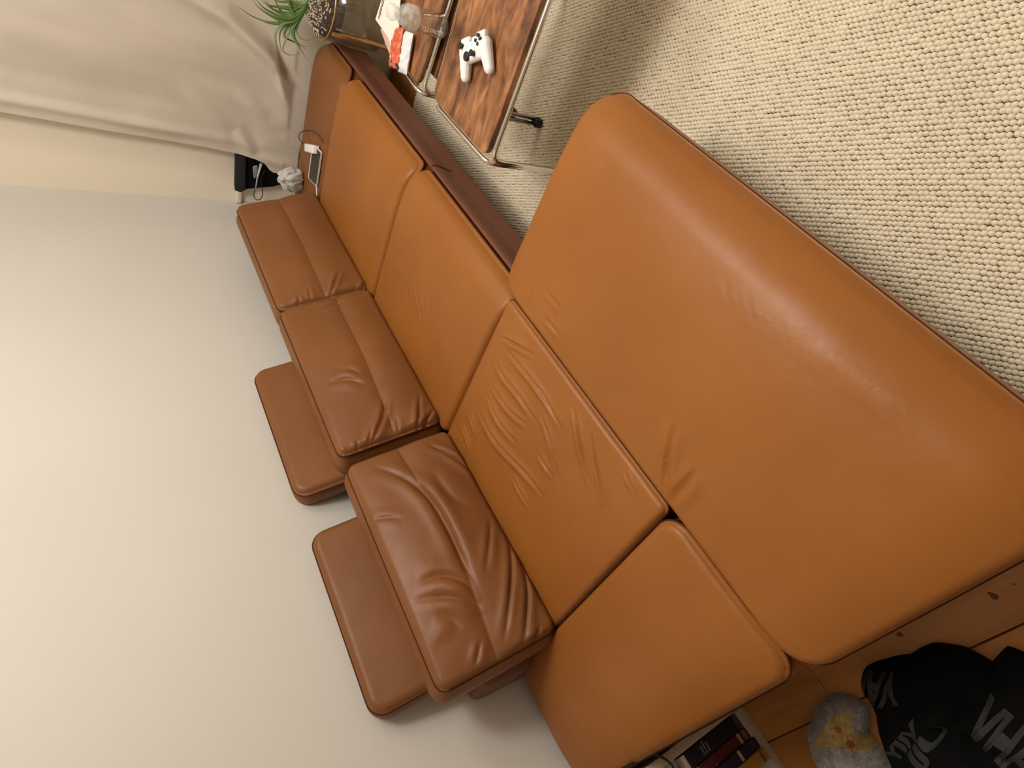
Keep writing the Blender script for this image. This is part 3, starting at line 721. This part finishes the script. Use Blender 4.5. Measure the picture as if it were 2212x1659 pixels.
def leaf(P, wd):
    P = resample(chaikin(P, 3), .012); n = len(P); T = np.gradient(P, axis=0); T /= np.linalg.norm(T, axis=1)[:, None] + 1e-9
    V, F = [], []
    for i in range(n):
        s = i / (n - 1); side = np.cross(T[i], CAMPOS - P[i]) * .6 + np.cross(T[i], (0, 0, 1.0)) * .8; side /= np.linalg.norm(side) + 1e-9
        nor = np.cross(side, T[i]); ww = wd * (min(1, .5 + 2 * s) if s < .4 else max(.06, 1 - ((s - .4) / .6) ** 1.6))
        V += [P[i] - side * ww + nor * ww * .5, P[i], P[i] + side * ww + nor * ww * .5]
    for i in range(n - 1):
        F += [(3 * i, 3 * i + 3, 3 * i + 4, 3 * i + 1), (3 * i + 1, 3 * i + 4, 3 * i + 5, 3 * i + 2)]
    o = mesh('leaf', V, F, leafm, pl); md = o.modifiers.new('t', 'SOLIDIFY'); md.thickness = .0012
ZL = lambda L: [(500 + x / 6.14, y / 6.14) for x, y in L]
LEAVES = [([(860, 260), (720, 300), (540, 220), (350, 100), (280, -10)], .0055), ([(860, 230), (700, 250), (520, 160), (400, 90), (300, -40)], .005),
          ([(850, 280), (700, 310), (480, 300), (250, 210), (70, 75)], .0045), ([(850, 300), (700, 320), (520, 320), (300, 230), (100, 105)], .0035),
          ([(840, 290), (700, 300), (590, 400), (580, 560), (650, 780)], .0045), ([(850, 310), (720, 330), (640, 420), (640, 560), (665, 700)], .004),
          ([(860, 330), (740, 360), (680, 480), (800, 545), (1000, 630)], .0045), ([(840, 330), (780, 400), (850, 560), (920, 650), (1010, 810)], .004),
          ([(860, 380), (870, 450), (940, 540), (1070, 525)], .003), ([(660, 640), (700, 700), (800, 742), (910, 708)], .003),
          ([(880, 120), (700, 95), (500, 85), (380, -10)], .005), ([(880, 100), (760, 40), (720, -60)], .006), ([(880, 160), (740, 190), (520, 120), (440, 20), (420, -60)], .005),
          ([(870, 210), (800, 130), (640, 100), (500, 90)], .005), ([(870, 240), (780, 120), (760, 0), (740, -80)], .006), ([(870, 260), (700, 200), (600, 60), (560, -60)], .006),
          ([(860, 300), (740, 380), (700, 490)], .004), ([(860, 320), (800, 420), (860, 580), (1000, 660)], .0035), ([(900, 60), (820, 20), (640, 30), (520, -20)], .005),
          ([(880, 200), (900, 80), (860, -20)], .006), ([(870, 340), (820, 460), (900, 600), (990, 620)], .003), ([(870, 240), (640, 190), (480, 60), (460, -40)], .0045)]
for k, (L, wd) in enumerate(LEAVES):
    pts = []
    for q, (u, v) in enumerate(ZL(L)):
        pts.append(at(u, v, 0, 2.30 - .03 * math.sin(k * 1.9) * q / len(L)))
    leaf(np.array([(pc[0] + .01 * math.sin(k * 2.3), pc[1] + .02 * math.cos(k * 1.7), PZ1 + .045)] + pts), wd * 1.25)

# ------------------------------------------------------------------ corner behind the sofa
def outline_slab(name, px, X, th, m, parent=None, tail=()):
    pts = [at(u, v, 0, X)[1:] for u, v in px] + list(tail); bm = bmesh.new()
    a = [bm.verts.new((X, p[0], p[1])) for p in pts]; b = [bm.verts.new((X + th, p[0], p[1])) for p in pts]; n = len(a)
    bm.faces.new(a); bm.faces.new(b[::-1])
    for i in range(n): bm.faces.new((a[i], b[i], b[(i + 1) % n], a[(i + 1) % n]))
    bmesh.ops.recalc_face_normals(bm, faces=bm.faces[:])
    bmesh.ops.bevel(bm, geom=bm.edges[:], offset=.006, segments=3, affect='EDGES', profile=.5)
    return bm_obj(name, bm, m, parent, True)
pouch = thing('fabric_bag', 'black fabric bag standing against far wall beside curtain edge', 'bag')
outline_slab('body', [(510, 300), (508, 408), (522, 416), (534, 409), (592, 404), (612, 398)], 2.500, .030, M['black'], pouch, ((.21, .002), (.05, .002), (.045, .62)))
outline_slab('flap', [(509, 305), (507, 412), (520, 417), (531, 409), (533, 305)], 2.484, .013, mat('dark_grey_fabric', (.016, .015, .015), .8), pouch)
P = [at(u, v, 0, 2.462) for u, v in ((553, 395), (551, 408), (548, 420), (550, 429), (557, 433), (565, 429), (568, 418), (566, 404), (562, 392), (566, 380), (572, 368))]
tube('cord_loop', chaikin(P, 2), .0022, M['black_plastic'], pouch)
tg = thing('paper_tag', 'small grey tag with thin white stick hanging on the black fabric bag', 'tag')
outline_slab('card', [(546, 361), (557, 358), (560, 378), (549, 388)], 2.464, .0125, mat('grey_card', (.22, .22, .24), .6), tg)
tube('stick', [at(552, 409, 0, 2.456), at(556, 384, 0, 2.456), at(564, 354, 0, 2.456)], [.0028, .004, .0065], mat('pale_stick', (.42, .43, .48), .5), tg)
def crumple():
    bc_ = at(630, 388, 2, .488)
    bm = bmesh.new(); bmesh.ops.create_icosphere(bm, subdivisions=4, radius=1.0)
    for v in bm.verts:
        p = v.co; n = float(vnoise(p.x * 2.2 + p.z, p.y * 2.2 - p.z * 1.3, 21)) * .28 + float(vnoise(p.x * 5 + p.z * 3, p.y * 5, 22)) * .14
        v.co = p * (1 + abs(n) * 1.0 - .12)
        zz = v.co.z
        v.co = Vector((bc_[0] + v.co.x * .038, bc_[1] + v.co.y * .058 - .012 * zz, .4885 + zz * .056))
        v.co.z = max(v.co.z, .4415)
    return bm_obj('crumpled_bag', bm, mat('grey_white_film', (.56, .54, .50), .5), None, False)
tag(crumple(), 'crumpled grey white plastic bag on sofa end beside back cushion', 'bag')

# phone, plug and cable at the far end of the sofa
ph = thing('phone', 'dark screened phone with pale rim lying beside the far seat cushion', 'phone', loc=(2.112, -.098, .4475))
ph.rotation_euler = (0, math.radians(-10), math.radians(3))
def rpr(nm, hx, hy, z0, z1, m, r): prism(nm, rounded_outline(-hx, hx, -hy, hy, r, 6), z0, z1, m, ph, .001)
rpr('case', .0385, .078, 0, .0085, mat('pale_phone_rim', (.75, .68, .66), .35), .011)
prism('screen', rounded_outline(-.0375, .031, -.075, .074, .009, 6), .0086, .0092, mat('phone_glass', (.022, .020, .018), .12), ph)
a, b = at(664, 319, 2, .458), at(683, 324, 2, .458)
plug = thing('charger_plug', 'white charger plug lying beside the phone on the leather pad', 'charger', loc=tuple((a + b) / 2))
dv = b - a; plug.rotation_euler = (0, 0, math.atan2(dv[1], dv[0])); L2 = np.linalg.norm(dv) / 2
box('plug_body', (-L2, -.017, -.014), (L2, .017, .014), M['white_plastic'], plug, .004, 3)
P = [at(u, v, 2, .447) for u, v in ((664, 315), (655, 310), (647, 303), (645, 293), (650, 285), (660, 281), (672, 282), (684, 288), (692, 297), (697, 308))]
tag(tube('charging_cable', chaikin(P, 2), .0018, mat('brown_cable', (.05, .018, .010), .5)), 'thin dark cable looping from the white plug across leather', 'cable')
P = [at(u, v, 2, .450) for u, v in ((683, 400), (684, 408), (684, 416), (684, 424))]
tag(tube('white_cable', P, .0022, M['white_plastic']), 'short white cable end between phone and back cushion', 'cable')

# ------------------------------------------------------------------ bookcase at the near end of the sofa
bc = thing('bookcase', 'low cream bookcase standing between the sofa end and white wall', 'bookcase')
shelf_m = mat('cream_shelf', (.52, .46, .35), .55)
FY = .060
box('side_panel', (-.388, FY, 0.0), (-.366, .355, .80), shelf_m, bc, .0015)
box('side_panel', (-1.22, FY, 0.0), (-1.198, .355, .80), shelf_m, bc, .0015)
box('shelf', (-1.1975, FY, 0.0), (-.3885, .345, .038), shelf_m, bc, .0015)
box('shelf', (-1.1975, FY + .01, .293), (-.3885, .345, .311), shelf_m, bc, .0015)
box('shelf', (-1.1975, FY, .778), (-.3885, .345, .799), shelf_m, bc, .0015)
box('back_panel', (-1.1975, .346, 0.0), (-.3885, .3545, .799), shelf_m, bc)
def book(x1, th, y, depth, h, col, label, bands=(), title=None, tcol=None):
    t = thing('book', label, 'book', 'books on the bottom shelf', loc=(x1 - th, y, .0385)); m = mat('book_cloth', col, .6)
    box('cover', (0, 0, 0), (th, depth, h), m, t, .003, 2)
    box('page_block', (.003, .004, h + .0001), (th - .003, depth - .004, h + .0016), cream, t)
    for za, zb, c in bands: box('spine_band', (.001, -.0012, za), (th - .001, .0, zb), mat('spine_band', c, .6), t)
    if title:
        for r, s in enumerate(title):
            text_mesh('spine_title', s, .0095, mat('spine_title', tcol, .5), t, lambda x, y_, r=r: (th * .5 - .012 + x, -.0016, h * .74 - .011 * r + y_), 0)
    return t
book(-.3905, .037, FY + .004, .155, .222, (.012, .008, .024), 'thick dark navy book with small silver title, next to the sofa', ((.002, .020, (.05, .045, .06)),), ('Ansel', 'Robens', 'Maler'), (.38, .36, .38))
book(-.4285, .026, FY + .001, .15, .205, (.115, .012, .020), 'dark crimson book with pale spine bands on the shelf', ((.034, .044, (.45, .30, .20)), (.010, .022, (.20, .10, .08))), ('Il',), (.5, .35, .3))
book(-.4555, .026, FY - .010, .15, .190, (.030, .014, .045), 'dark purple paperback leaning out beside the crimson book', ((.075, .084, (.42, .42, .34)),), ('Mo',), (.3, .28, .3))
book(-.4825, .030, FY - .016, .15, .186, (.42, .22, .035), 'mustard yellow book nearest the camera on the shelf', ((.018, .026, (.10, .07, .02)),))
prism('booklet', [(-.3945, .075), (-.4225, .075), (-.4225, .20), (-.3945, .20)][::-1], .2625, .268, paper)
tag(bpy.data.objects['booklet'], 'thin white booklet lying on top of the navy book', 'booklet')
P = [at(1330, 1668, 1, FY - .006), at(1360, 1652, 1, FY - .006), at(1392, 1636, 1, FY - .006), at(1412, 1629, 1, FY - .006), at(1428, 1634, 1, FY - .006), at(1446, 1646, 1, FY - .006), at(1458, 1662, 1, FY - .006), at(1462, 1690, 1, FY - .006)]
tag(tube('power_cord', chaikin(P, 2), .0028, mat('olive_cord', (.020, .018, .008), .5)), 'dark olive cord draped over the bookcase edge', 'cord')

# ------------------------------------------------------------------ hoodie and sock on the floor
HC = np.array([-.66, -.46])
HO = np.array([(-.436, -.345), (-.440, -.400), (-.452, -.455), (-.452, -.515), (-.480, -.560), (-.520, -.582), (-.507, -.628), (-.545, -.655), (-.62, -.70), (-.74, -.74), (-.86, -.70), (-.93, -.56), (-.92, -.40), (-.84, -.30), (-.74, -.245), (-.66, -.235), (-.60, -.250), (-.555, -.270), (-.515, -.300), (-.480, -.318), (-.452, -.322)])
_ha = np.arctan2(HO[:, 1] - HC[1], HO[:, 0] - HC[0]); _hr = np.hypot(HO[:, 1] - HC[1], HO[:, 0] - HC[0]); _o = np.argsort(_ha); _ha, _hr = _ha[_o], _hr[_o]
_haE = np.r_[_ha - 2 * math.pi, _ha, _ha + 2 * math.pi]; _hrE = np.r_[_hr, _hr, _hr]
HFOLDS = [([(-.47, -.36), (-.56, -.42), (-.66, -.50)], .030, .022), ([(-.46, -.50), (-.55, -.50), (-.62, -.46)], .022, .018), ([(-.53, -.60), (-.56, -.52), (-.58, -.42)], .020, .016), ([(-.60, -.30), (-.56, -.38), (-.50, -.42)], .018, .014)]
def hood_h(x, y):
    x = np.asarray(x, float); y = np.asarray(y, float)
    r = np.hypot(x - HC[0], y - HC[1]); R = np.interp(np.arctan2(y - HC[1], x - HC[0]), _haE, _hrE); s = np.clip(r / R, 0, 1)
    h = .088 * np.sqrt(np.maximum(0, 1 - s ** 5)) * (1 + .22 * vnoise(x * 9, y * 9, 31) + .10 * vnoise(x * 20, y * 20, 32))
    for L, dp, wd in HFOLDS:
        dd, ss_ = seg_dist(x, y, L); h = h - dp * np.exp(-(dd / wd) ** 2) * (1 - s ** 4)
    return np.maximum(h, .0015)
hood = thing('hoodie', 'crumpled black hoodie with grey printed letters lying on the wooden floor', 'hoodie')
V = [(HC[0], HC[1], float(hood_h(HC[0], HC[1])))]; F = []; NA, NR = 220, 60
for i in range(1, NR + 1):
    s = math.sin(math.pi / 2 * i / NR)
    for k in range(NA):
        a = -math.pi + 2 * math.pi * k / NA; R = np.interp(a, _haE, _hrE) * s; x, y = HC[0] + R * math.cos(a), HC[1] + R * math.sin(a)
        V.append((x, y, float(hood_h(x, y))))
for k in range(NA): F.append((0, 1 + k, 1 + (k + 1) % NA))
for i in range(NR - 1):
    for k in range(NA):
        a = 1 + i * NA; F.append((a + k, a + NA + k, a + NA + (k + 1) % NA, a + (k + 1) % NA))
mesh('fabric', V, F, M['black'], hood)
pm = mat('grey_print', (.034, .037, .034), .8)
def drape(s, size_px, p0, p1, p2, h_px):
    """text on the cloth: p0 baseline start, p1 a point further along the baseline, p2 a point above p0 at letter height"""
    z = .075; A, B, C_ = at(*p0, 2, z), at(*p1, 2, z), at(*p2, 2, z); wv = B - A; hv = C_ - A
    cu = bpy.data.curves.new('t', 'FONT'); cu.body = s; cu.size = 1; o = bpy.data.objects.new('t', cu); COL.objects.link(o)
    bpy.context.view_layer.update(); W, Hh = o.dimensions.x, .70; bpy.data.objects.remove(o)
    def f(x, y):
        p = A + wv * (x / W) + hv * (y / Hh); return (p[0], p[1], float(hood_h(p[0], p[1])) + .0022)
    text_mesh('printed_letters', s, 1.0, pm, hood, f, 3, .045)
drape('VHA', 1, (2080, 1588), (2205, 1690), (2138, 1508), 1)
drape('JJU', 1, (1990, 1652), (2050, 1572), (1960, 1630), 1)
drape('YIIV', 1, (1930, 1655), (1992, 1582), (1905, 1635), 1)
drape('VAI', 1, (1938, 1462), (1856, 1468), (1934, 1526), 1)

def sock():
    t = thing('fluffy_sock', 'fluffy grey sock with yellow and pink pattern beside the black hoodie', 'sock')
    out = np.array([at(u, v, 2, .04)[:2] for u, v in ((1745, 1612), (1752, 1560), (1768, 1528), (1785, 1512), (1810, 1514), (1838, 1524), (1862, 1540), (1864, 1566), (1860, 1592), (1874, 1616), (1906, 1662), (1900, 1725), (1850, 1740), (1790, 1700), (1758, 1650))])
    c = np.array(at(1815, 1610, 2, .04)[:2]); aa = np.arctan2(out[:, 1] - c[1], out[:, 0] - c[0]); rr = np.hypot(*(out - c).T); o_ = np.argsort(aa); aa, rr = aa[o_], rr[o_]
    aE = np.r_[aa - 2 * math.pi, aa, aa + 2 * math.pi]; rE = np.r_[rr, rr, rr]; V, F, C_ = [], [], []; NA, NR = 200, 60
    pat = [at(u, v, 2, .05)[:2] for u, v in ((1800, 1548), (1830, 1540), (1848, 1590), (1880, 1630), (1850, 1625), (1800, 1612), (1766, 1606), (1778, 1575))]
    def inpoly(x, y):
        ins = False; n = len(pat)
        for i in range(n):
            (xa, ya), (xb, yb) = pat[i], pat[(i + 1) % n]
            if (ya > y) != (yb > y) and x < (xb - xa) * (y - ya) / (yb - ya) + xa: ins = not ins
        return ins
    spots = [at(u, v, 2, .05)[:2] for u, v in ((1812, 1574), (1838, 1606), (1758, 1598), (1770, 1582))]
    def height(x, y, s):
        return max(.001, .056 * math.sqrt(max(0, 1 - s ** 4)) * (1 + .18 * float(vnoise(x * 22, y * 22, 41))) + .0022 * float(vnoise(x * 300, y * 300, 42)) * (1 - s ** 8) + .0012 * float(vnoise(x * 700, y * 700, 43)) * (1 - s ** 8))
    def colour(x, y):
        if inpoly(x, y):
            for k, p in enumerate(spots):
                if math.hypot(x - p[0], y - p[1]) < (.0085 if k < 2 else .0065): return (.50, .15, .11)
            return (.60, .42, .16) if vnoise(x * 90, y * 90, 5) > -.35 else (.66, .52, .26)
        g = .42 + .09 * float(vnoise(x * 120, y * 120, 6)); return (g, g * .96, g * .90)
    tips = []
    for i in range(NR + 1):
        s = i / NR
        for k in range(NA):
            a = -math.pi + 2 * math.pi * k / NA; R = np.interp(a, aE, rE) * s; x, y = c[0] + R * math.cos(a), c[1] + R * math.sin(a)
            V.append((x, y, height(x, y, s))); C_.append(colour(x, y))
    for i in range(NR):
        for k in range(NA):
            F.append((i * NA + k, (i + 1) * NA + k, (i + 1) * NA + (k + 1) % NA, i * NA + (k + 1) % NA))
    am = attr_mat('sock_wool', .95); o = mesh('knit', V, F, am, t); set_cols(o, C_)
    # fluff: short tufts over the knit
    V2, F2, C2 = [], [], []
    for q in range(14000):
        a = random.uniform(-math.pi, math.pi); s = math.sqrt(random.random()); R = np.interp(a, aE, rE) * s
        x, y = c[0] + R * math.cos(a), c[1] + R * math.sin(a); z = height(x, y, s); l = random.uniform(.003, .0085); d = random.uniform(0, 2 * math.pi)
        out_ = .6 * s; dx, dy = .5 * math.cos(d) + out_ * math.cos(a), .5 * math.sin(d) + out_ * math.sin(a); b = len(V2); e = .0006
        V2 += [(x - e * math.sin(d), y + e * math.cos(d), z - .001), (x + e * math.sin(d), y - e * math.cos(d), z - .001), (x + dx * l, y + dy * l, z + l * .8)]
        F2.append((b, b + 1, b + 2)); cc = colour(x, y); C2 += [cc] * 3
    o = mesh('fluff', V2, F2, am, t, False); set_cols(o, C2); o['kind'] = 'stuff'
sock()
